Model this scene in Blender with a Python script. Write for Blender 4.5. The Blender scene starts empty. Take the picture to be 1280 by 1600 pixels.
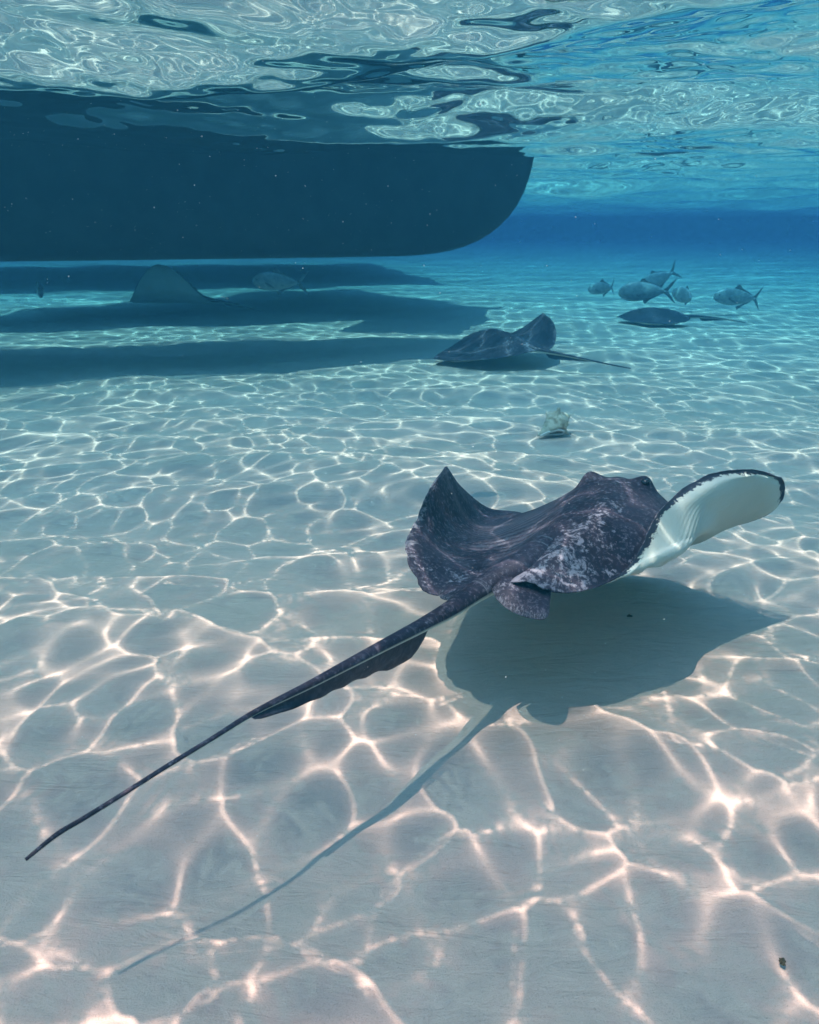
import bpy, bmesh, math, random
import numpy as np
from mathutils import Vector, Matrix, noise

sc = bpy.context.scene
col = sc.collection
R = math.radians
rng = np.random.default_rng(11)
random.seed(5)

# ------------------------------------------------------------------ camera
cd = bpy.data.cameras.new('camera')
cam = bpy.data.objects.new('camera', cd)
col.objects.link(cam)
sc.camera = cam
cam.location = (0, 0, .90)
cam.rotation_euler = (R(90 - 19.7), 0, 0)
cd.sensor_fit = 'VERTICAL'
cd.sensor_height = 36
cd.angle = R(65)
cd.clip_start = .02
cd.clip_end = 600
cd.dof.use_dof = True
cd.dof.focus_distance = 1.75
cd.dof.aperture_fstop = 9

# ------------------------------------------------------------------ sky, sun, exposure
SUN_AIR = Vector((.852 * .3254, .523 * .3254, -.9456))      # the way the light travels above the water
world = bpy.data.worlds.new('World')
sc.world = world
world.use_nodes = True
wn = world.node_tree
sky = wn.nodes.new('ShaderNodeTexSky')
sky.sky_type = 'NISHITA'
sky.sun_disc = False
sky.sun_elevation = math.asin(.9456)
sky.sun_rotation = math.atan2(-SUN_AIR.x, -SUN_AIR.y)
wn.links.new(sky.outputs[0], wn.nodes['Background'].inputs[0])
wn.nodes['Background'].inputs[1].default_value = .14
sl = bpy.data.lights.new('sun', 'SUN')
sl.energy = 5.0
sl.angle = R(.5)
sl.color = (1.0, .69, .60)
sl.cycles.is_caustics_light = True
sun = bpy.data.objects.new('sun', sl)
col.objects.link(sun)
sun.rotation_euler = SUN_AIR.to_track_quat('-Z', 'Y').to_euler()
sun.location = (-2, -1, 8)
sc.view_settings.view_transform = 'Standard'
sc.view_settings.look = 'None'
sc.view_settings.gamma = 1
sc.view_settings.use_curve_mapping = False
sc.view_settings.exposure = 1.56
sc.view_settings.use_white_balance = True
sc.view_settings.white_balance_temperature = 7100
sc.view_settings.white_balance_tint = 32
sc.cycles.volume_bounces = 3
sc.cycles.max_bounces = 10
sc.cycles.sample_clamp_indirect = 6

SURFACE = 1.35            # height of the water surface over the sand


# ------------------------------------------------------------------ helpers
def tag(o, label=None, cat=None, group=None, kind=None):
    if label: o['label'] = label
    if cat: o['category'] = cat
    if group: o['group'] = group
    if kind: o['kind'] = kind
    return o


def empty(name, loc):
    o = bpy.data.objects.new(name, None)
    o.empty_display_size = .05
    o.location = loc
    col.objects.link(o)
    return o


def link_mesh(name, verts, faces, mat, parent=None, smooth=True, receive=True):
    """One mesh object; vertices given in world space, kept there under the parent."""
    me = bpy.data.meshes.new(name)
    if isinstance(verts, np.ndarray):
        f = np.asarray(faces)
        me.vertices.add(len(verts))
        me.vertices.foreach_set('co', verts.astype('f').ravel())
        me.loops.add(f.size)
        me.loops.foreach_set('vertex_index', f.astype('i').ravel())
        me.polygons.add(len(f))
        me.polygons.foreach_set('loop_start', np.arange(0, f.size, f.shape[1], dtype='i'))
        me.update(calc_edges=True)
    else:
        me.from_pydata([tuple(v) for v in verts], [], [tuple(f) for f in faces])
    me.polygons.foreach_set('use_smooth', np.full(len(me.polygons), smooth))
    me.update()
    me.materials.append(mat)
    o = bpy.data.objects.new(name, me)
    col.objects.link(o)
    if parent:
        o.parent = parent
        o.matrix_parent_inverse = (Matrix.Translation(parent.location) @ parent.rotation_euler.to_matrix().to_4x4()).inverted()
    if receive:
        o.cycles.is_caustics_receiver = True
    return o


def attr(o, name, values):
    a = o.data.attributes.new(name, 'FLOAT', 'POINT')
    a.data.foreach_set('value', np.asarray(values, 'f').ravel())


class N:
    """Small node-tree helper."""
    def __init__(s, name):
        s.m = bpy.data.materials.new(name)
        s.m.use_nodes = True
        s.t = s.m.node_tree
        s.b = s.t.nodes['Principled BSDF']
        s.out = s.t.nodes['Material Output']

    def n(s, typ, **kw):
        x = s.t.nodes.new(typ)
        for k, v in kw.items():
            setattr(x, k, v)
        return x

    def l(s, a, b):
        s.t.links.new(a, b)

    def noise(s, scale, detail=4, rough=.5, vec=None, dist=0):
        x = s.n('ShaderNodeTexNoise')
        x.inputs['Scale'].default_value = scale
        x.inputs['Detail'].default_value = detail
        x.inputs['Roughness'].default_value = rough
        x.inputs['Distortion'].default_value = dist
        s.l(vec if vec else s.coord(), x.inputs['Vector'])
        return x.outputs[0]

    def coord(s):
        if not hasattr(s, 'tc'):
            s.tc = s.n('ShaderNodeTexCoord')
        return s.tc.outputs['Object']

    def attr(s, name):
        return s.n('ShaderNodeAttribute', attribute_name=name).outputs['Fac']

    def math(s, op, a, b=None, c=None, clamp=False):
        x = s.n('ShaderNodeMath', operation=op, use_clamp=clamp)
        for i, v in enumerate((a, b, c)):
            if v is None: continue
            if isinstance(v, (int, float)): x.inputs[i].default_value = v
            else: s.l(v, x.inputs[i])
        return x.outputs[0]

    def ramp(s, fac, lo, hi, a=0., b=1.):
        x = s.n('ShaderNodeMapRange', interpolation_type='SMOOTHSTEP')
        s.l(fac, x.inputs[0])
        for i, v in zip((1, 2, 3, 4), (lo, hi, a, b)):
            x.inputs[i].default_value = v
        return x.outputs[0]

    def mix(s, fac, a, b):
        x = s.n('ShaderNodeMix', data_type='RGBA')
        if isinstance(fac, (int, float)): x.inputs[0].default_value = fac
        else: s.l(fac, x.inputs[0])
        for i, v in ((6, a), (7, b)):
            if isinstance(v, tuple): x.inputs[i].default_value = (*v, 1)
            else: s.l(v, x.inputs[i])
        return x.outputs[2]

    def bump(s, h, dist, strength=1.):
        x = s.n('ShaderNodeBump')
        x.inputs['Distance'].default_value = dist
        x.inputs['Strength'].default_value = strength
        s.l(h, x.inputs['Height'])
        s.l(x.outputs[0], s.b.inputs['Normal'])

    def base(s, c, rough=.6, spec=.3):
        if isinstance(c, tuple): s.b.inputs['Base Color'].default_value = (*c, 1)
        else: s.l(c, s.b.inputs['Base Color'])
        s.b.inputs['Roughness'].default_value = rough
        s.b.inputs['Specular IOR Level'].default_value = spec
        return s.m


# ------------------------------------------------------------------ materials
def sand_material():
    k = N('sand')
    big = k.noise(1.3, 5, .6)
    fine = k.noise(520, 3, .75)
    mid = k.noise(26, 6, .65, dist=.4)
    c = k.mix(k.ramp(big, .35, .7), (.63, .425, .345), (.69, .475, .39))
    c = k.mix(k.ramp(mid, .4, .75, 0, .25), c, (.36, .33, .28))
    c = k.mix(k.ramp(fine, .30, .44, .5, 0), c, (.17, .15, .13))
    c = k.mix(k.ramp(fine, .62, .72, 0, .5), c, (.78, .75, .70))
    mp = k.n('ShaderNodeMapping')
    mp.inputs['Scale'].default_value = (.28, 1, 1)
    mp.inputs['Rotation'].default_value = (0, 0, R(8))
    k.l(k.coord(), mp.inputs[0])
    lines = k.noise(26, 5, .6, vec=mp.outputs[0], dist=1.0)
    h = k.math('ADD', k.math('MULTIPLY', lines, 1.1), k.math('ADD', k.math('MULTIPLY', mid, .5), k.math('MULTIPLY', fine, .3)))
    k.bump(h, .014, .9)
    return k.base(c, .85, .15)


def water_material():
    k = N('water_surface')
    k.t.nodes.remove(k.b)
    g = k.n('ShaderNodeBsdfGlass')
    g.inputs['Roughness'].default_value = 0
    g.inputs['IOR'].default_value = 1.333
    # a share of the light passes straight through where the surface is not a mirror (Fresnel)
    fr = k.n('ShaderNodeFresnel')
    fr.inputs['IOR'].default_value = 1.333
    tr = k.n('ShaderNodeBsdfTransparent')
    mx = k.n('ShaderNodeMixShader')
    k.l(k.math('MULTIPLY', k.math('SUBTRACT', 1., fr.outputs[0]), .22), mx.inputs[0])
    k.l(g.outputs[0], mx.inputs[1])
    k.l(tr.outputs[0], mx.inputs[2])
    k.l(mx.outputs[0], k.out.inputs[0])
    return k.m


def haze_material():
    k = N('haze')
    k.t.nodes.remove(k.b)
    v = k.n('ShaderNodeVolumePrincipled')
    v.inputs['Color'].default_value = (.0, .054, .078, 1)
    v.inputs['Absorption Color'].default_value = (0, .61, .77, 1)
    v.inputs['Density'].default_value = .35
    v.inputs['Anisotropy'].default_value = .1
    k.l(v.outputs[0], k.out.inputs['Volume'])
    return k.m


def skin_material():
    """Back of a stingray: dark slate, worn pale in ragged patches near the rim and along the spine."""
    k = N('stingray_back')
    P = k.coord()
    mp = k.n('ShaderNodeMapping')
    mp.inputs['Scale'].default_value = (1, 1, .6)
    k.l(P, mp.inputs[0])
    P = mp.outputs[0]
    rim = k.attr('rim'); pale = k.attr('pale')
    # streaks running in from the rim, in the skin's own coordinates
    cx = k.n('ShaderNodeCombineXYZ')
    k.l(k.math('MULTIPLY', k.attr('along'), 95.), cx.inputs[0])
    k.l(k.math('MULTIPLY', k.attr('across'), 11.), cx.inputs[1])
    streak = k.noise(1., 5, .7, vec=cx.outputs[0])
    blot = k.noise(27, 7, .74, vec=P, dist=.9)
    spot = k.noise(130, 4, .7, vec=P)
    cloud = k.noise(6, 4, .6, vec=P)
    base = k.mix(k.ramp(cloud, .3, .7), (.010, .0085, .017), (.034, .028, .043))
    base = k.mix(k.ramp(spot, .5, .66, 0, .7), base, (.11, .10, .125))
    worn = k.math('ADD', k.math('MULTIPLY', blot, .7), k.math('MULTIPLY', spot, .35))
    worn = k.ramp(k.math('ADD', worn, k.math('MULTIPLY', pale, .11)), .645, .75)
    c = k.mix(k.math('MULTIPLY', worn, .72), base, (.27, .25, .285))
    m2 = k.ramp(k.math('ADD', streak, k.math('MULTIPLY', rim, .22)), .66, .80)
    c = k.mix(k.math('MULTIPLY', m2, .6), c, (.24, .24, .27))
    # fine gill-like parallel creases on the wings
    wv = k.n('ShaderNodeTexWave', wave_type='BANDS', bands_direction='X')
    wv.inputs['Scale'].default_value = 1.
    wv.inputs['Distortion'].default_value = 1.4
    cw = k.n('ShaderNodeCombineXYZ')
    k.l(k.math('MULTIPLY', k.attr('across'), 11.), cw.inputs[0])
    k.l(k.math('MULTIPLY', k.attr('along'), 3.), cw.inputs[1])
    k.l(cw.outputs[0], wv.inputs['Vector'])
    crease = k.math('MULTIPLY', wv.outputs['Fac'], k.attr('crease'))
    c = k.mix(k.math('MULTIPLY', k.math('MULTIPLY', crease, k.ramp(cloud, .4, .6)), .5), c, (.17, .165, .19))
    h = k.math('ADD', k.math('MULTIPLY', blot, .6), k.math('ADD', k.math('MULTIPLY', spot, .4), k.math('MULTIPLY', crease, .5)))
    k.bump(h, .004, .6)
    # belly
    ed = k.attr('margin')
    st = k.math('ADD', ed, k.math('ADD', k.math('MULTIPLY', k.math('SUBTRACT', streak, .5), 1.3), k.math('MULTIPLY', k.math('SUBTRACT', spot, .5), 1.1)))
    dark = k.ramp(st, .36, .5)
    sp2 = k.ramp(k.noise(70, 3, .6, vec=P), .68, .74)
    belly = k.mix(k.ramp(k.noise(5, 3, .5, vec=P), .3, .7), (.50, .51, .43), (.60, .59, .50))
    belly = k.mix(k.math('MAXIMUM', dark, k.math('MULTIPLY', sp2, k.ramp(ed, .1, .5))), belly, (.035, .04, .055))
    c = k.mix(k.attr('under'), c, belly)
    return k.base(c, .6, .18)


def dark_fin_material():
    k = N('tail_fold')
    b = k.noise(60, 5, .7)
    c = k.mix(k.ramp(b, .45, .7), (.015, .015, .026), (.05, .048, .062))
    c = k.mix(k.ramp(k.noise(35, 5, .75), .66, .74, 0, .7), c, (.28, .26, .30))
    k.bump(b, .002)
    return k.base(c, .5, .3)


def simple(name, c1, c2, scale=20, rough=.5, spec=.4, bump=.002, lo=.35, hi=.65):
    k = N(name)
    n = k.noise(scale, 5, .6)
    k.bump(n, bump)
    return k.base(k.mix(k.ramp(n, lo, hi), c1, c2), rough, spec)


M = dict(
    sand=sand_material(), water=water_material(), haze=haze_material(), skin=skin_material(), fold=dark_fin_material(),
    eye=simple('ray_eye', (.01, .01, .015), (.03, .028, .03), 60, .25, .5, .0005),
    hull=simple('antifouling_paint', (.006, .010, .016), (.014, .020, .026), 5, .75, .2, .004),
    topside=simple('white_gelcoat', (.74, .74, .72), (.8, .8, .78), 3, .3, .5, .0005),
    deck=simple('deck_paint', (.45, .45, .43), (.55, .55, .52), 12, .6, .3, .001),
    rubber=simple('rub_rail', (.03, .03, .03), (.05, .05, .05), 30, .6, .3, .001),
    fish=simple('fish_flank', (.14, .20, .22), (.24, .31, .32), 30, .35, .5, .001),
    fin=simple('fish_fin', (.07, .09, .10), (.12, .14, .14), 40, .5, .3, .001),
    shell=simple('conch_shell', (.30, .23, .15), (.60, .49, .37), 28, .6, .3, .003),
    lip=simple('conch_lip', (.78, .72, .64), (.85, .78, .72), 18, .35, .4, .001),
    inside=simple('conch_inside', (.14, .13, .09), (.36, .30, .24), 22, .4, .4, .001),
    weed=simple('weed', (.035, .03, .015), (.07, .06, .03), 60, .8, .2, .001),
    leaf=simple('leaf', (.03, .03, .012), (.07, .06, .03), 60, .6, .3, .001),
    speck=simple('plankton', (.7, .72, .7), (.85, .85, .82), 10, .6, .3, .0),
)


# ------------------------------------------------------------------ graded fan-shaped sheets
def fan(y_front, y_back, step, grow, ncols, hw0, hwk, far_x):
    ys = [y_front]
    while ys[-1] < y_back:
        ys.append(ys[-1] + step * max(1., ys[-1] * grow))
    ys = [y_front - 1.2 ** i * .5 - 1.5 * i for i in range(9, 0, -1)] + ys
    while ys[-1] < 120: ys.append(ys[-1] * 1.04)
    ys = np.array(ys)
    u = np.linspace(-1, 1, ncols)
    ext = 1 + (np.arange(1, 17) / 16.) ** 2 * 1.0
    U = np.concatenate([-ext[::-1], u, ext])
    hw = hw0 + hwk * np.maximum(ys, 0)
    side = np.where(np.abs(U) > 1, np.abs(U) - 1, 0)
    X = np.sign(U)[None, :] * (np.minimum(np.abs(U), 1)[None, :] * hw[:, None] + side[None, :] ** 1.5 * far_x)
    Y = np.repeat(ys[:, None], len(U), 1)
    sy = np.gradient(ys)[:, None]
    sx = np.abs(np.gradient(X, axis=1))
    return X, Y, np.maximum(sx, np.broadcast_to(sy, X.shape))


def grid_faces(ny, nx):
    i = np.arange((ny - 1) * nx).reshape(ny - 1, nx)[:, :-1].ravel()
    return np.stack([i, i + 1, i + nx + 1, i + nx], -1)


def smooth01(x):
    x = np.clip(x, 0, 1)
    return x * x * (3 - 2 * x)


# --- sand
X, Y, S = fan(-1.0, 120., .014, .55, 300, 1.5, .66, 60)
Z = np.zeros_like(X)
r2 = np.random.default_rng(5)
for q in range(46):                                     # soft current-worn undulations, longer across the view
    lam = math.exp(r2.uniform(math.log(.09), math.log(2.2)))
    th = r2.normal(R(78), .45)
    kk = 2 * math.pi / lam
    a = .0022 * lam ** .85 * (.4 + r2.random()) * 1.4
    wx = X + .06 * np.sin(Y * 2.1 + q)
    Z += a * np.sin(kk * (math.cos(th) * wx + math.sin(th) * Y) + r2.uniform(0, 6.3)) * smooth01(lam / S / 4 - .6)
sand = link_mesh('sandy_seabed', np.stack([X, Y, Z], -1).reshape(-1, 3), grid_faces(*X.shape), M['sand'])
tag(sand, 'pale rippled sandy seabed crossed by bright nets of sunlight', 'seabed', kind='structure')

# --- water surface: real waves; the sun focused by them draws the light net on the sand
X, Y, S = fan(-1.5, 45., .0102, .33, 600, 1.6, .64, 60)
Z = np.full_like(X, SURFACE)
r3 = np.random.default_rng(44)
def waves(lo, hi, n, amp, power, mean, spread, env=1.):
    global Z
    for q in range(n):
        lam = math.exp(r3.uniform(math.log(lo), math.log(hi)))
        th = r3.normal(mean, spread)
        kk = 2 * math.pi / lam
        a = amp * lam ** power * (.4 + 1.2 * r3.random())
        Z += env * a * np.sin(kk * (math.cos(th) * X + math.sin(th) * Y) + r3.uniform(0, 6.3)) * smooth01(lam / S / 4 - .7)
# gusts: the small waves come in patches
gust = 1 + .45 * np.sin(2.1 * X + 1.3 * Y + .4) * np.sin(1.1 * X - 1.9 * Y + 2.) + .25 * np.sin(4.3 * X + .7) * np.sin(3.7 * Y + 1.1)
waves(.060, .12, 36, .0070, 1.75, R(90), 1.3, gust)
waves(.12, .34, 34, .0056, 1.5, R(86), .9, 1.3 - .3 * gust)
waves(.30, .80, 14, .0060, 1.2, R(90), .35)
waves(.80, 2.0, 14, .0066, 1.15, R(84), .45)
# the long swell that hides the farthest part of the surface
Z += .060 * np.sin(2 * math.pi * (Y + .10 * X - 2.65) / 3.0) * smooth01((Y + 1) / 2) + .008 * np.sin(2 * math.pi * (Y * .9 - .25 * X) / 2.1 + 2.2)
water = link_mesh('water_surface', np.stack([X, Y, Z], -1).reshape(-1, 3), grid_faces(*X.shape), M['water'], receive=False)
water.cycles.is_caustics_caster = True
tag(water, 'rippling underside of the sea surface mirroring the sand', 'water', kind='structure')

# --- the blue of the water: one closed box round everything
bm = bmesh.new()
bmesh.ops.create_cube(bm, size=1)
me = bpy.data.meshes.new('haze')
bm.to_mesh(me); bm.free()
me.materials.append(M['haze'])
haze = bpy.data.objects.new('haze', me)
col.objects.link(haze)
haze.scale = (300, 300, 2.83)
haze.location = (0, 60, .385)
tag(haze, 'blue seawater fading everything far away', 'haze', kind='stuff')


# ------------------------------------------------------------------ boats
def hull_mesh(length, beam, draft, free, bow_rake, nst=48, nsec=26, transom=.9, stern=.8):
    """Round-bilged hull, bow at the origin, running aft along -x; z = 0 is the waterline."""
    V = []
    for i in range(nst + 1):
        t = i / nst
        s = t ** 1.6                                   # dense near the bow
        x = -length * s
        d = x / -1.0
        # how far the forefoot has come down at this distance aft
        dr = draft * (1 - (1 - min(1, max(d, .003) / bow_rake)) ** 3.2) ** .55
        if s > .7: dr = draft * (1 - (1 - stern) * ((s - .7) / .3) ** 1.5)
        hb = beam / 2 * (1 - (1 - min(1, d / (beam * 2.1))) ** 1.9)
        if s > .7: hb *= 1 - (1 - transom) * ((s - .7) / .3) ** 2
        hb = max(hb, .012)
        for j in range(nsec + 1):
            q = j / nsec * 2 - 1                       # -1 gunwale, 0 keel, +1 gunwale
            a = abs(q)
            if a > .72:
                z = (a - .72) / .28 * free; y = hb * (1 + .06 * (a - .72) / .28)
            else:
                b = a / .72 * math.pi / 2
                y = hb * math.sin(b) ** .62; z = -dr * max(math.cos(b), 0) ** .55
                if a > .71: z = 0
            V.append((x - (.10 * (z / free) if z > 0 else 0) * -1, y * (1 if q > 0 else -1), z))
    F = []
    w = nsec + 1
    for i in range(nst):
        for j in range(nsec):
            a = i * w + j
            F.append((a, a + 1, a + w + 1, a + w))
    F.append(tuple(range(nst * w, nst * w + w)))
    F.append(tuple(range(w))[::-1])
    return V, F


def place(V, loc, yaw):
    c, s = math.cos(yaw), math.sin(yaw)
    return [(loc[0] + x * c - y * s, loc[1] + x * s + y * c, loc[2] + z) for x, y, z in V]


def box(x0, x1, y0, y1, z0, z1, bev=.0):
    V = [(x, y, z) for x in (x0, x1) for y in (y0, y1) for z in (z0, z1)]
    return V, [(0, 1, 3, 2), (4, 6, 7, 5), (0, 4, 5, 1), (2, 3, 7, 6), (0, 2, 6, 4), (1, 5, 7, 3)]


def boat(loc, yaw, length, beam, draft, rake, label):
    root = empty('moored_boat', loc)
    tag(root, label, 'boat')
    V, F = hull_mesh(length, beam, draft, .34, rake)
    link_mesh('hull', place(V, loc, yaw), F, M['hull'], root)
    # deck, rub rail and keel strake
    def slab(name, prof, z0, z1, mat):
        top = [(x, y, z1) for x, y in prof]; bot = [(x, y, z0) for x, y in prof]
        n = len(prof)
        F = [tuple(range(n)), tuple(range(2 * n - 1, n - 1, -1))] + [(i, i + n, (i + 1) % n + n, (i + 1) % n) for i in range(n)]
        link_mesh(name, place(top + bot, loc, yaw), F, mat, root, smooth=False)
    def outline(k):
        L = []
        for i in range(0, 33):
            d = length * (i / 32.) ** 1.6
            hb = beam / 2 * (1 - (1 - min(1, d / (beam * 2.1))) ** 1.9) * 1.06
            if d / length > .7: hb *= 1 - .1 * ((d / length - .7) / .3) ** 2
            L.append((-d + .1, hb * k))
        return L + [(x, -y) for x, y in L[::-1][:-1]]
    slab('deck', outline(.97), .33, .36, M['deck'])
    slab('rub_rail', outline(1.03), .29, .325, M['rubber'])
    V, F = box(-length * .92, -length * .45, -.03, .03, -draft - .07, -draft * .9)
    link_mesh('keel', place(V, loc, yaw), F, M['hull'], root, smooth=False)
    return root


boat((.90, 6.42, SURFACE), R(17), 9.5, 1.45, .67, 1.25,
     'long dark boat hull hanging from the surface, its rounded bow ending above the second stingray')
far = boat((-5.9, 6.7, SURFACE), R(214), 6.9, 4.2, .50, 1.3,  # unseen behind the near hull, added for the shadow band it casts
     'unseen farther boat behind the long dark hull, casting the second dark band on the sand')
V, F = box(-2.8, .1, -.55, .55, .36, .42)
link_mesh('shade_slab', place(V, (.12, 9.6, SURFACE), R(77)), F, M['deck'], far, smooth=False)  # unseen slab, added so its shadow links the two boat shadows


boat((-20.5, 12.3, SURFACE), R(192), 20.5, 7.4, .33, 3.5,  # out of sight, added to darken the far sand and water on the left
     'unseen hull added behind the long dark hull to shade the distant sand and water')


# ------------------------------------------------------------------ stingrays
def crom(P, t):
    """Catmull-Rom through the rows of P (n, ...) at parameters t in 0..n-1."""
    n = len(P)
    Pp = np.concatenate([2 * P[:1] - P[1:2], P, 2 * P[-1:] - P[-2:-1]])
    i = np.clip(np.floor(t).astype(int), 0, n - 2)
    f = (t - i).reshape((-1,) + (1,) * (P.ndim - 1))
    a, b, c, d = Pp[i], Pp[i + 1], Pp[i + 2], Pp[i + 3]
    return .5 * (2 * b + (c - a) * f + (2 * a - 5 * b + 4 * c - d) * f ** 2 + (3 * b - 3 * c + d - a) * f ** 3)


def tube_profile(path, radii, flat, n=14, sub=8):
    """Tapered tube along a path; flat = (width, height) factors. Returns verts, faces, angle of each vertex (1 = below)."""
    P = np.array(path, float)
    t = np.linspace(0, len(P) - 1, (len(P) - 1) * sub + 1)
    C = crom(P, t)
    r = np.interp(t, np.arange(len(P)), radii)
    T = np.gradient(C, axis=0); T /= np.linalg.norm(T, axis=1)[:, None]
    up = np.array([0, 0, 1.])
    side = np.cross(T, up); side /= np.linalg.norm(side, axis=1)[:, None]
    U = np.cross(side, T)
    a = np.linspace(0, 2 * np.pi, n, endpoint=False)
    V = C[:, None] + side[:, None] * (np.cos(a)[None, :, None] * r[:, None, None] * flat[0]) + U[:, None] * (np.sin(a)[None, :, None] * r[:, None, None] * flat[1])
    m = len(C)
    F = []
    for i in range(m - 1):
        for j in range(n):
            k = (j + 1) % n
            F.append((i * n + j, i * n + k, (i + 1) * n + k, (i + 1) * n + j))
    under = np.tile((np.sin(a) < -.10).astype(float), m)
    V = V.reshape(-1, 3)
    V = np.concatenate([V, C[:1], C[-1:]])
    F = F + [(len(V) - 2, (j + 1) % n, j, j) for j in range(n)] + [(len(V) - 1, (m - 1) * n + j, (m - 1) * n + (j + 1) % n, (m - 1) * n + (j + 1) % n) for j in range(n)]
    return V, F, np.concatenate([under, [0, 1]]), C, U, T


def stingray(label, group, net, mid, tail, radii, eyes, fold=None, pelvic=(), res=(150, 96), body_t=.075, seed=0, detail=True, base=None):
    """net: (columns, rows, 3) points of the back, columns from the left wing tip to the right, rows from the leading to the
    trailing edge; mid: the column of the spine."""
    net = np.array(net, float)
    nc, nr = net.shape[:2]
    tu = np.linspace(0, nc - 1, res[0]); tv = np.linspace(0, nr - 1, res[1])
    Q = crom(net, tu)
    Q = crom(np.swapaxes(Q, 0, 1), tv)
    P = np.swapaxes(Q, 0, 1)                            # (U, V, 3)
    u = tu / (nc - 1); v = tv / (nr - 1)
    su = np.where(tu < mid, (tu - mid) / mid, (tu - mid) / (nc - 1 - mid))   # -1 .. 1 across
    du = np.gradient(P, axis=0); dv = np.gradient(P, axis=1)
    Nn = np.cross(dv, du)
    Nn /= np.maximum(np.linalg.norm(Nn, axis=2), 1e-9)[..., None]
    if Nn[res[0] // 2, res[1] // 2, 2] < 0: Nn = -Nn
    A = np.abs(su)[:, None]; B = v[None, :]
    spine = np.exp(-(A / .05) ** 2)
    bumps = .007 * spine * smooth01((B - .25) / .2) * smooth01((1.02 - B) / .12)
    for e in eyes:                                      # raised orbits
        dd = np.linalg.norm(P - np.array(e), axis=2)
        bumps = bumps + .025 * np.exp(-(dd / .025) ** 2)
    if detail:
        nz = np.array([[noise.noise(Vector((uu * 9 + seed, vv * 7, seed))) for vv in v] for uu in u])
        bumps = bumps + .0035 * nz
        rag = np.array([noise.noise(Vector((uu * 45, seed, 3.))) + .6 * noise.noise(Vector((uu * 110, seed, 7.))) for uu in u])
        edge_w = smooth01((B - .86) / .14)
        P = P + (dv / np.linalg.norm(dv, axis=2)[..., None]) * (edge_w * rag[:, None] * .0055)[..., None]
    P = P + Nn * bumps[..., None]
    edge = np.minimum(np.minimum(B, 1 - B) * 2, (1 - A) * 1.5)
    T = (body_t * np.exp(-(A / .26) ** 2) * np.clip(np.sin(np.pi * np.clip(B, 0, 1)), 0, 1) ** .7
         + .013 * smooth01(edge * 3)) * smooth01(edge * 9) ** .5 + .0012
    T[0, :] = T[-1, :] = 0; T[:, 0] = T[:, -1] = 0
    L = P - Nn * T[..., None]
    nu, nv = res
    idx = np.arange(nu * nv).reshape(nu, nv)
    low = np.full((nu, nv), -1)
    inner = np.zeros((nu, nv), bool); inner[1:-1, 1:-1] = True
    low[~inner] = idx[~inner]
    low[inner] = nu * nv + np.arange(inner.sum())
    verts = np.concatenate([P.reshape(-1, 3), L[inner]])
    def quads(I, flip):
        a, b, c, d = I[:-1, :-1].ravel(), I[1:, :-1].ravel(), I[1:, 1:].ravel(), I[:-1, 1:].ravel()
        return np.stack([a, d, c, b] if flip else [a, b, c, d], -1)
    F = np.concatenate([quads(idx, True), quads(low, False)]).tolist()
    AA = np.broadcast_to(A, (nu, nv)); BB = np.broadcast_to(B, (nu, nv))
    pale = smooth01((BB - .55) / .45) * smooth01((.62 - AA) / .3) + .55 * np.exp(-((AA - .03) / .06) ** 2) * smooth01((BB - .3) / .2)
    crease = np.exp(-((AA - .42) / .2) ** 2) * smooth01((BB - .25) / .2) * smooth01((.9 - BB) / .2)
    chord = np.linalg.norm(np.diff(P, axis=1), axis=2).sum(1)[:, None]
    d_tr = (1 - BB) * chord; d_ld = BB * chord; d_tip = (1 - AA) * .45
    rim = np.maximum(smooth01(1 - d_tr / .075) * smooth01((AA - .25) / .3), smooth01(1 - d_tip / .09))
    margin = .8 * np.maximum(smooth01(1 - d_tr / .050), smooth01(1 - d_tip / .055)) 
    margin = np.maximum(margin, .55 * smooth01(1 - d_ld / .012))
    along = np.broadcast_to(u[:, None], (nu, nv)); across = BB
    def both(x): return np.concatenate([x.ravel(), x[inner]])
    A_ = dict(rim=both(rim), pale=both(pale), crease=both(crease), margin=both(margin), along=both(along), across=both(across),
              under=np.concatenate([np.zeros(nu * nv), np.ones(inner.sum())]))
    # the tail grows out of the same skin
    TV, TF, TU, C, U, TT = tube_profile(tail, radii, (1.0, .86))
    o0 = len(verts)
    F += [tuple(i + o0 for i in f) for f in TF]
    verts = np.concatenate([verts, TV])
    nt = len(TV)
    fade = np.linspace(1, 0, nt)
    ext = dict(rim=.5 * fade, pale=.40 * fade, crease=0 * fade, margin=0 * fade, along=fade * .8, across=fade * 2.2, under=TU * smooth01((fade - .25) / .1))
    root = empty('stingray', base if base is not None else tuple(P[nu // 2, nv // 2] * np.array([1, 1, 0]) + np.array([0, 0, float(P[..., 2].min())])))
    tag(root, label, 'stingray', group)
    F = [tuple(dict.fromkeys(f)) for f in F]
    body = link_mesh('body', [tuple(x) for x in verts], F, M['skin'], root)
    for k_, x in A_.items():
        attr(body, k_, np.concatenate([x, ext[k_]]))
    # eyes
    for e in eyes:
        bm = bmesh.new()
        bmesh.ops.create_uvsphere(bm, u_segments=16, v_segments=10, radius=.0105)
        for w in bm.verts: w.co.z *= .8
        me = bpy.data.meshes.new('eye'); bm.to_mesh(me); bm.free()
        dd = np.linalg.norm(P - np.array(e), axis=2); k_ = np.unravel_index(dd.argmin(), dd.shape)
        pos = P[k_] - Nn[k_] * .003
        vs = [tuple(np.array(w.co) + pos) for w in me.vertices]; fs = [tuple(p.vertices) for p in me.polygons]
        bpy.data.meshes.remove(me)
        link_mesh('eye', vs, fs, M['eye'], root)
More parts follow.
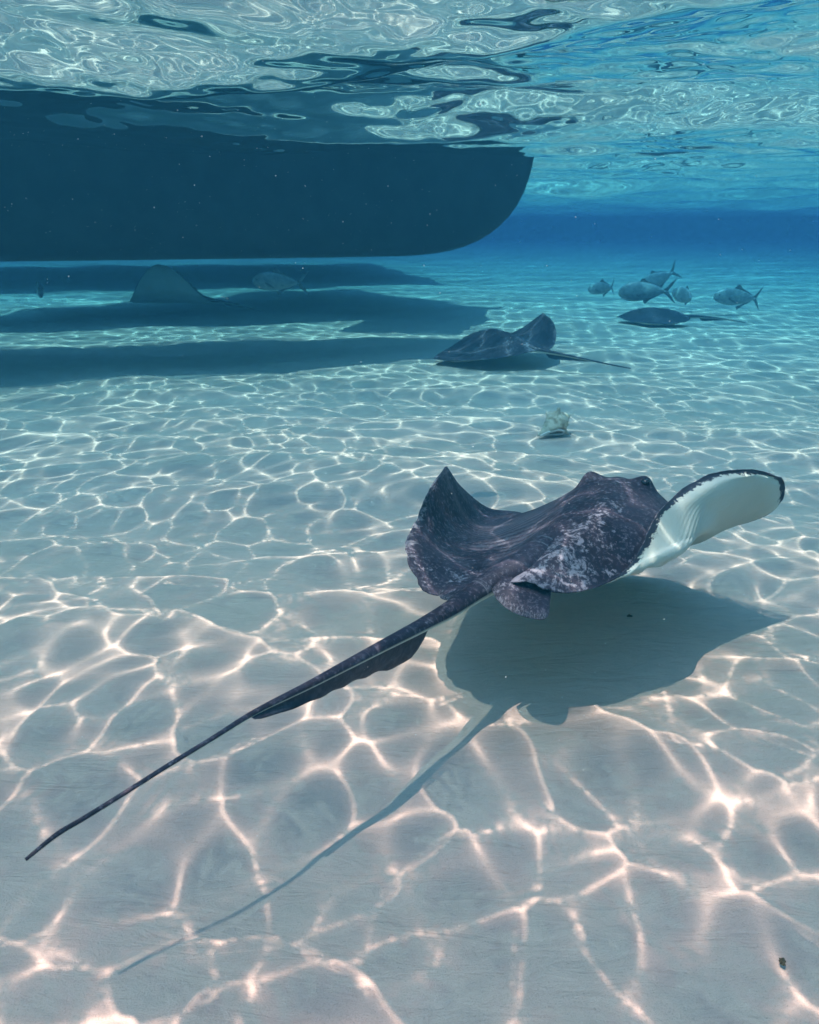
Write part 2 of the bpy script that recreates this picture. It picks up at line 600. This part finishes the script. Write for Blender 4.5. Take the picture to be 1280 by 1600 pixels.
    # thin keel of skin under the tail
    if fold is not None:
        i0, i1, depth = fold
        m = len(C); a, b = int(i0 * (m - 1)), int(i1 * (m - 1))
        vs, fs = [], []
        NJ = 7
        for i in range(a, b + 1):
            q = (i - a) / (b - a)
            h = depth * min(1, (q / .10)) ** .8 * (1 - q) ** .75 * (1 + .05 * math.sin(q * 40))
            w = np.cross(TT[i], U[i])
            sway = w * .010 * math.sin(q * 5.)
            lean = TT[i] * (-.022 * (1 - smooth01(q / .2)))
            for j in range(NJ):
                z = j / (NJ - 1)
                c0 = C[i] - U[i] * (np.interp(i / (m - 1), np.linspace(0, 1, len(radii)), radii) * .55 + h * z) + sway * z ** 2 + lean * z
                th = .0022 * (1 - z) + .0005
                vs.append(c0 + w * th); vs.append(c0 - w * th)
        W = NJ * 2
        for i in range(b - a):
            for j in range(NJ - 1):
                p = i * W + j * 2
                fs.append((p, p + 2, p + 2 + W, p + W)); fs.append((p + 1, p + 1 + W, p + 3 + W, p + 3))
            p = i * W + (NJ - 1) * 2
            fs.append((p, p + 1, p + 1 + W, p + W))
        for j in range(NJ - 1):
            fs.append((j * 2, j * 2 + 1, j * 2 + 3, j * 2 + 2))
        link_mesh('tail_fold', vs, fs, M['fold'], root)
    for poly in pelvic:                                  # lists of (inner edge point, outer edge point)
        n = len(poly)
        nj = 10
        IN = crom(np.array([p[0] for p in poly], float), np.linspace(0, n - 1, n * 6)); OUT = crom(np.array([p[1] for p in poly], float), np.linspace(0, n - 1, n * 6))
        n = len(IN)
        vs = []; pl = []; rm = []; al = []; ac = []; un = []
        for s_ in (0, 1):
            for i in range(n):
                for j in range(nj):
                    q = j / (nj - 1)
                    e_ = min(i, n - 1 - i) / (n - 1)
                    p = IN[i] * (1 - q) + OUT[i] * q
                    p = p + np.array([0, 0, .014 * math.sin(q * 2.6) - s_ * (.007 * (1 - q) * min(1, e_ * 6) + .0012)])
                    vs.append(p); pl.append(.62 * (1 - abs(q - .5))); rm.append(smooth01(np.array((q - .7) / .3))); al.append(i / n * .6); ac.append(q); un.append(s_)
        fs = []
        H = n * nj
        for i in range(n - 1):
            for j in range(nj - 1):
                p = i * nj + j
                fs.append((p, p + 1, p + nj + 1, p + nj)); fs.append((H + p, H + p + nj, H + p + nj + 1, H + p + 1))
            p = i * nj + nj - 1
            fs.append((p, p + nj, H + p + nj, H + p)[::-1])
        for j in range(nj - 1):
            fs.append((j, j + 1, H + j + 1, H + j)); p = (n - 1) * nj + j; fs.append((p, p + 1, H + p + 1, H + p)[::-1])
        f_ = link_mesh('pelvic_fin', vs, fs, M['skin'], root)
        for k_, x in dict(rim=rm, pale=pl, crease=[0] * len(vs), margin=rm, along=al, across=ac, under=un).items():
            attr(f_, k_, x)
    return root


# the near stingray: back surface, column by column from the left wing tip to the right, leading to trailing edge
MAIN = [
    [(.095, 1.900, .335), (.090, 1.885, .343), (.087, 1.865, .349), (.083, 1.845, .352), (.079, 1.820, .352)],
    [(.135, 1.945, .270), (.118, 1.880, .285), (.095, 1.810, .308), (.066, 1.745, .335), (.042, 1.684, .344)],
    [(.205, 1.995, .200), (.175, 1.895, .205), (.130, 1.780, .232), (.070, 1.665, .270), (.012, 1.590, .309)],
    [(.300, 2.040, .168), (.262, 1.910, .205), (.195, 1.750, .225), (.110, 1.590, .240), (-.008, 1.478, .290)],
    [(.400, 2.055, .125), (.365, 1.905, .245), (.295, 1.720, .283), (.205, 1.540, .262), (.035, 1.400, .232)],
    [(.470, 2.050, .085), (.445, 1.905, .275), (.385, 1.720, .345), (.300, 1.530, .326), (.135, 1.360, .262)],
    [(.545, 2.040, .055), (.520, 1.890, .280), (.458, 1.700, .362), (.375, 1.510, .350), (.205, 1.335, .286)],
    [(.615, 2.015, .040), (.590, 1.865, .265), (.535, 1.675, .345), (.455, 1.490, .335), (.275, 1.325, .268)],
    [(.680, 1.980, .070), (.650, 1.820, .215), (.595, 1.650, .300), (.515, 1.475, .305), (.350, 1.350, .274)],
    [(.725, 1.905, .130), (.690, 1.780, .215), (.632, 1.640, .280), (.545, 1.500, .315), (.420, 1.398, .298)],
    [(.755, 1.845, .190), (.725, 1.755, .245), (.670, 1.655, .305), (.590, 1.555, .362), (.485, 1.468, .378)],
    [(.800, 1.780, .235), (.780, 1.735, .285), (.745, 1.680, .335), (.685, 1.625, .385), (.604, 1.577, .412)],
    [(.825, 1.735, .275), (.815, 1.712, .312), (.795, 1.688, .352), (.762, 1.662, .392), (.718, 1.632, .412)],
    [(.838, 1.706, .320), (.836, 1.700, .335), (.832, 1.694, .350), (.825, 1.687, .365), (.812, 1.678, .380)],
]
TAIL = [(.27, 1.47, .30), (.215, 1.40, .292), (.165, 1.375, .276), (.119, 1.340, .262), (.068, 1.272, .260), (.016, 1.193, .270),
        (-.04, 1.113, .280), (-.095, 1.052, .280), (-.147, 1.002, .276), (-.21, .940, .274), (-.256, .880, .273), (-.302, .833, .266),
        (-.347, .794, .254), (-.381, .762, .247), (-.404, .742, .242), (-.428, .713, .233)]
TR = [.030, .030, .027, .021, .017, .013, .0105, .0085, .0065, .0045, .0036, .0033, .0032, .0032, .0033, .0022]
pel_r = [((.195, 1.375, .290), (.150, 1.332, .266)), ((.205, 1.385, .286), (.160, 1.310, .254)), ((.225, 1.390, .280), (.185, 1.284, .244)),
         ((.240, 1.395, .276), (.222, 1.274, .236)), ((.255, 1.395, .274), (.246, 1.285, .235)), ((.270, 1.390, .272), (.258, 1.330, .246))]
pel_l = [((.175, 1.370, .270), (.150, 1.350, .262)), ((.160, 1.385, .264), (.125, 1.335, .252)), ((.140, 1.395, .258), (.085, 1.340, .240)),
         ((.120, 1.410, .250), (.060, 1.365, .232)), ((.100, 1.420, .246), (.055, 1.395, .232))]
stingray('large dark stingray swimming close by with its white wing underside showing', 'stingrays', MAIN, 6, TAIL, TR,
         [(.412, 1.735, .35), (.515, 1.690, .355)], fold=(.325, .61, .056), pelvic=(pel_r, pel_l), res=(280, 150), seed=1)


def bent_net(base, heading, hw, lift_l, lift_r, hump=.09, roll=0., z0=.03, sweep=.0, droop=0.):
    """A stingray's back from its plan shape, each wing bent up along its span by an angle in degrees."""
    f = np.array([math.cos(heading), math.sin(heading), 0]); r = np.array([f[1], -f[0], 0])
    cols = []
    S_ = [-1, -.9, -.72, -.5, -.3, -.14, 0, .14, .3, .5, .72, .9, 1]
    for s in S_:
        a_ = abs(s)
        lift = lift_l if s < 0 else lift_r
        n = 20; b = z = 0
        for i in range(n):
            q = (i + .5) / n * a_
            ang = R(lift) * q ** 1.3 - R(droop) * (1 - q)
            b += math.cos(ang) * a_ / n; z += math.sin(ang) * a_ / n
        b *= math.copysign(1, s) * hw; z *= hw
        aL = (.12 + .70 * (1 - a_) ** .8 + (-.06 if a_ < .05 else 0) * 0) * hw
        aT = (.12 - .92 * (1 - a_ ** 1.5) ** .62) * hw
        rows = []
        for k_ in range(5):
            q = k_ / 4.
            a = aL * (1 - q) + aT * q
            h = hump * math.exp(-(a_ / .30) ** 2) * math.sin(math.pi * min(max(q * .86 + .09, 0), 1)) ** .8 if 0 < q < 1 else hump * .22 * math.exp(-(a_ / .3) ** 2)
            p = np.array(base) + f * (a + sweep * a_ * hw) + r * b + np.array([0, 0, z0 + z + h])
            rows.append(tuple(p))
        cols.append(rows)
    return cols


def more_ray(label, base, heading, hw, ll, lr, tail_bend, tail_len, lift_tail=.03, z0=.03, droop=0, fold=True, hump=.09):
    net = bent_net(base, heading, hw, ll, lr, z0=z0, droop=droop, hump=hump)
    f = np.array([math.cos(heading), math.sin(heading), 0]); r = np.array([f[1], -f[0], 0])
    zt = base[2] + z0 + .035
    T = []
    for i in range(9):
        q = i / 8
        p = np.array(base) - f * (.62 * hw + tail_len * q) + r * tail_bend * q ** 1.6
        p[2] = zt + lift_tail * math.sin(q * 2.6) * (1 - q * .5) - (zt - base[2] - .012) * q * .9
        T.append(tuple(p))
    rad = [.026, .022, .017, .013, .010, .0075, .006, .005, .0035]
    eyes = [tuple(np.array(base) + f * .34 * hw + r * s_ * .13 * hw + np.array([0, 0, z0 + hump])) for s_ in (-1, 1)]
    return stingray(label, 'stingrays', net, 6, T, rad, eyes, fold=(.3, .72, .035) if fold else None, res=(90, 50), seed=len(label), detail=True)


more_ray('stingray resting on the sand beyond the conch, one pointed wing raised', (.62, 5.62, 0), R(120), .50, -8, 66, .45, .50, z0=.10, droop=5, hump=.11)
more_ray('stingray arching its wing under the boat, in the shadowed left', (-2.45, 8.65, 0), R(176), .62, 150, 12, .1, .5, z0=.12, droop=0)
more_ray('faint flat stingray lying far off below the group of fish', (2.30, 7.75, 0), R(172), .42, 4, 8, .10, .6, z0=.05, hump=.11)


# ------------------------------------------------------------------ conch
def conch(loc):
    root = empty('conch_shell', loc)
    tag(root, 'spiky pale conch shell lying alone on the bright sand', 'shell')
    ax = Vector((.78, .52, .36)).normalized()            # siphon to apex
    xr = ax.cross(Vector((0, 0, 1))).normalized(); zr = xr.cross(ax)
    org = Vector(loc) + Vector((-.085, -.050, .030))
    L_ = .205
    ss = [0, .12, .25, .40, .52, .60, .66, .70, .76, .80, .86, .90, .95, 1]
    rr = [.004, .011, .022, .038, .052, .060, .053, .041, .036, .027, .024, .015, .011, .002]
    NS, NA = 64, 72
    def surf(i, j, inset=0):
        q = i / NS; a = j / NA * 2 * math.pi
        turn = ((a / (2 * math.pi)) - .5) * .055 * smooth01(np.array((q - .5) / .15))
        r = float(np.interp(q + turn, ss, rr))
        a2 = (a - R(322) + math.pi) % (2 * math.pi) - math.pi     # the mouth looks down and to the near side
        r *= 1 + .22 * math.exp(-((a2 - .75) / .35) ** 2) * math.exp(-((q - .36) / .20) ** 2)
        mouth = math.exp(-(a2 / .50) ** 4) * math.exp(-((q - .30) / .25) ** 4)
        k_ = max(0, math.cos(a * 4.5 + .6)) ** 5
        r += .030 * k_ * math.exp(-((q - .605) / .045) ** 2) + .010 * k_ * math.exp(-((q - .775) / .03) ** 2)
        r *= 1 + .03 * math.sin(q * 70) * (1 - mouth)
        r *= 1 - .62 * mouth
        r *= 1 + .05 * noise.noise(Vector((q * 6, math.cos(a) * 2, math.sin(a) * 2)))
        p = org + ax * (q * L_ + .012 * k_ * math.exp(-((q - .60) / .05) ** 2)) + (xr * math.cos(a) + zr * math.sin(a)) * r
        return p, mouth
    V = []; MM = []
    for i in range(NS + 1):
        for j in range(NA):
            p, m_ = surf(i, j); V.append(p); MM.append(m_)
    dz = -.010 - min(v.z for v in V)
    V = [v + Vector((0, 0, dz)) for v in V]
    outer, inner = [], []
    for i in range(NS):
        for j in range(NA):
            f = (i * NA + j, i * NA + (j + 1) % NA, (i + 1) * NA + (j + 1) % NA, (i + 1) * NA + j)
            (inner if sum(MM[q] for q in f) > 1.6 else outer).append(f)
    outer += [tuple(range(NA))[::-1], tuple(range(NS * NA, NS * NA + NA))]
    def sub(name, faces, mat):
        used = sorted({q for f in faces for q in f}); mp = {q: n for n, q in enumerate(used)}
        return link_mesh(name, [V[q] for q in used], [tuple(mp[q] for q in f) for f in faces], mat, root)
    sub('shell_body', outer, M['shell'])
    sub('shell_mouth', inner, M['inside'])
    # thick pale lip round the mouth
    pts = []
    for t in range(40):
        th = t / 40 * 2 * math.pi
        q = .30 + .25 * math.cos(th); a = R(322) + .53 * math.sin(th)
        p, _ = surf(q * NS, a / (2 * math.pi) * NA)
        c = org + ax * (q * L_)
        r_out = float(np.interp(q, ss, rr)) * 1.02
        p = c + (xr * math.cos(a) + zr * math.sin(a)) * r_out + Vector((0, 0, dz))
        pts.append(np.array(p))
    cen = sum(pts) / len(pts); vs = []; n = 8
    for i, p in enumerate(pts):
        T = pts[(i + 1) % 40] - pts[i - 1]; T /= np.linalg.norm(T)
        o_ = p - cen; o_ -= T * (o_ @ T); o_ /= np.linalg.norm(o_); w_ = np.cross(T, o_)
        wd = .0035 + .0035 * max(0, math.sin(i / 40 * 2 * math.pi))
        for j in range(n):
            a = j / n * 2 * math.pi
            vs.append(p + o_ * wd * math.cos(a) + w_ * .0035 * math.sin(a))
    fs = [(i * n + j, i * n + (j + 1) % n, ((i + 1) % 40) * n + (j + 1) % n, ((i + 1) % 40) * n + j) for i in range(40) for j in range(n)]
    link_mesh('shell_lip', vs, fs, M['lip'], root)


conch((.66, 3.56, 0))


# ------------------------------------------------------------------ fish
def fish(loc, yaw, L, label, pitch=0., depth=.36, bend=0.):
    root = empty('jack_fish', loc)
    tag(root, label, 'fish', 'jack fish in the distance')
    Mx = Matrix.Translation(Vector(loc)) @ Matrix.Rotation(yaw, 4, 'Z') @ Matrix.Rotation(-pitch, 4, 'Y')
    ns, nj = 26, 18
    V = []
    for i in range(ns + 1):
        q = i / ns                                     # 0 nose .. 1 tail root
        x = L * (.42 - .80 * q)
        bx = bend * max(0, .1 * L - x) ** 2 / L
        h = L * depth * .5 * (math.sin(math.pi * min(q * .93 + .02, 1) ** .72) ** .85 * .97 + .035)
        w = h * (.42 if q < .8 else .42 + (q - .8))
        cz = L * .01 * math.sin(math.pi * q)
        for j in range(nj):
            a = j / nj * 2 * math.pi
            V.append(Mx @ Vector((x, w * math.cos(a) + bx, cz + h * math.sin(a))))
    F = [(i * nj + j, i * nj + (j + 1) % nj, (i + 1) * nj + (j + 1) % nj, (i + 1) * nj + j) for i in range(ns) for j in range(nj)]
    F += [tuple(range(nj))[::-1], tuple(range(ns * nj, ns * nj + nj))]
    link_mesh('body', V, F, M['fish'], root)
    def swim(P):                                       # the tail swings sideways
        q = Mx.inverted() @ Vector(P); q.y += bend * max(0, .1 * L - q.x) ** 2 / L; return Mx @ q
    def plate(name, pts, th, mat=M['fin'], off=(0, 0)):
        n = len(pts)
        cx = sum(p[0] for p in pts) / n; cz = sum(p[1] for p in pts) / n
        vs = [Mx @ Vector((p[0] * L, off[0] * L, p[1] * L)) for p in pts] + [Mx @ Vector((cx * L, (off[0] + th) * L, cz * L)), Mx @ Vector((cx * L, (off[0] - th) * L, cz * L))]
        vs = [swim(p) for p in vs]
        fs = [(i, (i + 1) % n, n) for i in range(n)] + [((i + 1) % n, i, n + 1) for i in range(n)]
        link_mesh(name, vs, fs, mat, root, smooth=False)
    plate('tail_fin', [(-.36, .025), (-.42, .07), (-.50, .16), (-.58, .235), (-.52, .12), (-.46, .03), (-.44, 0)], .004)
    plate('tail_fin', [(-.36, -.025), (-.44, 0), (-.46, -.03), (-.52, -.12), (-.58, -.235), (-.50, -.16), (-.42, -.07)], .004)
    plate('dorsal_fin', [(.06, .17), (.0, .235), (-.03, .245), (-.05, .20), (-.12, .165), (-.22, .125), (-.32, .07), (-.32, .04), (-.1, .12)], .004)
    plate('anal_fin', [(-.02, -.16), (-.06, -.225), (-.09, -.20), (-.15, -.145), (-.24, -.105), (-.32, -.065), (-.32, -.04), (-.15, -.11)], .004)
    for s in (1, -1):
        plate('pectoral_fin', [(.17, -.03), (.15, .0), (.05, -.05), (-.02, -.11), (.08, -.08)], .003, off=(s * .070, 0))
        bm = bmesh.new(); bmesh.ops.create_uvsphere(bm, u_segments=10, v_segments=6, radius=.016 * L)
        vs = [Mx @ (w.co + Vector((.33 * L, s * .038 * L, .03 * L))) for w in bm.verts]; fs = [tuple(v.index for v in f.verts) for f in bm.faces]
        bm.free()
        link_mesh('eye', vs, fs, M['eye'], root)
    return root


fish((2.25, 8.05, .285), R(176), .52, 'largest fish of the far group, in side view with forked tail', pitch=-.05, bend=.5)
fish((-1.27, 7.88, .385), R(170), .52, 'lone fish just under the middle of the dark hull', pitch=.04, depth=.33, bend=-.5)
fish((3.33, 8.45, .195), R(178), .54, 'rightmost far fish, low over the sand, facing left', pitch=.06, depth=.31, bend=-.6)
fish((2.95, 8.87, .18), R(118), .44, 'fish turned half away between the two side-on fish', pitch=.1, depth=.38, bend=.9)
fish((2.15, 9.30, .225), R(135), .42, 'leftmost small fish of the far group on the right', pitch=-.12, depth=.32, bend=.7)
fish((2.90, 9.85, .27), R(150), .52, 'faint fish half hidden behind the largest one, tail up', pitch=-.5)
fish((-3.68, 8.28, .29), R(-66), .46, 'fish seen head-on at the far left under the boat')

# ------------------------------------------------------------------ small things
def scrap(name, loc, size, mat, label, cat, flat=.3, seed=1):
    bm = bmesh.new()
    bmesh.ops.create_icosphere(bm, subdivisions=3, radius=1)
    for w in bm.verts:
        n = noise.noise(w.co * 2.2 + Vector((seed, seed, 0)))
        w.co *= 1 + .8 * n
        w.co.z *= flat
    me = bpy.data.meshes.new(name)
    for w in bm.verts: w.co = Vector((w.co.x * size[0], w.co.y * size[1], w.co.z * size[1]))
    bm.to_mesh(me); bm.free(); me.materials.append(mat)
    o = bpy.data.objects.new(name, me); col.objects.link(o); o.location = loc
    o.cycles.is_caustics_receiver = True
    tag(o, label, cat)


scrap('weed_scrap', (.535, 1.752, .004), (.006, .005), M['weed'], 'tiny dark scrap of weed on the sand in the stingray shadow', 'weed', .6, 2)
scrap('weed_scrap', (.482, .782, .003), (.0035, .0045), M['weed'], 'small dark speck on the bright sand at the lower right corner', 'weed', .6, 9)
scrap('floating_leaf', (-.10, 2.42, SURFACE - .004), (.026, .012), M['leaf'], 'small dark leaf floating at the surface, top centre', 'leaf', .25, 4)

# specks drifting in the water
base = bmesh.new(); bmesh.ops.create_icosphere(base, subdivisions=1, radius=1)
bv = np.array([list(v.co) for v in base.verts]); bf = np.array([[v.index for v in f.verts] for f in base.faces]); base.free()
n = 3500
y = .9 + 3.2 * rng.random(n) ** 1.2
x = (rng.random(n) * 2 - 1) * (.2 + .6 * y)
z = .02 + 1.25 * rng.random(n)
s = .00028 + .0005 * rng.random(n) ** 4
co = (bv[None] * s[:, None, None] + np.stack([x, y, z], -1)[:, None]).reshape(-1, 3)
fc = (bf[None] + (np.arange(n) * len(bv))[:, None, None]).reshape(-1, 3)
o = link_mesh('drifting_specks', co, fc, M['speck'])
tag(o, 'fine pale specks drifting in the clear water', 'specks', kind='stuff')
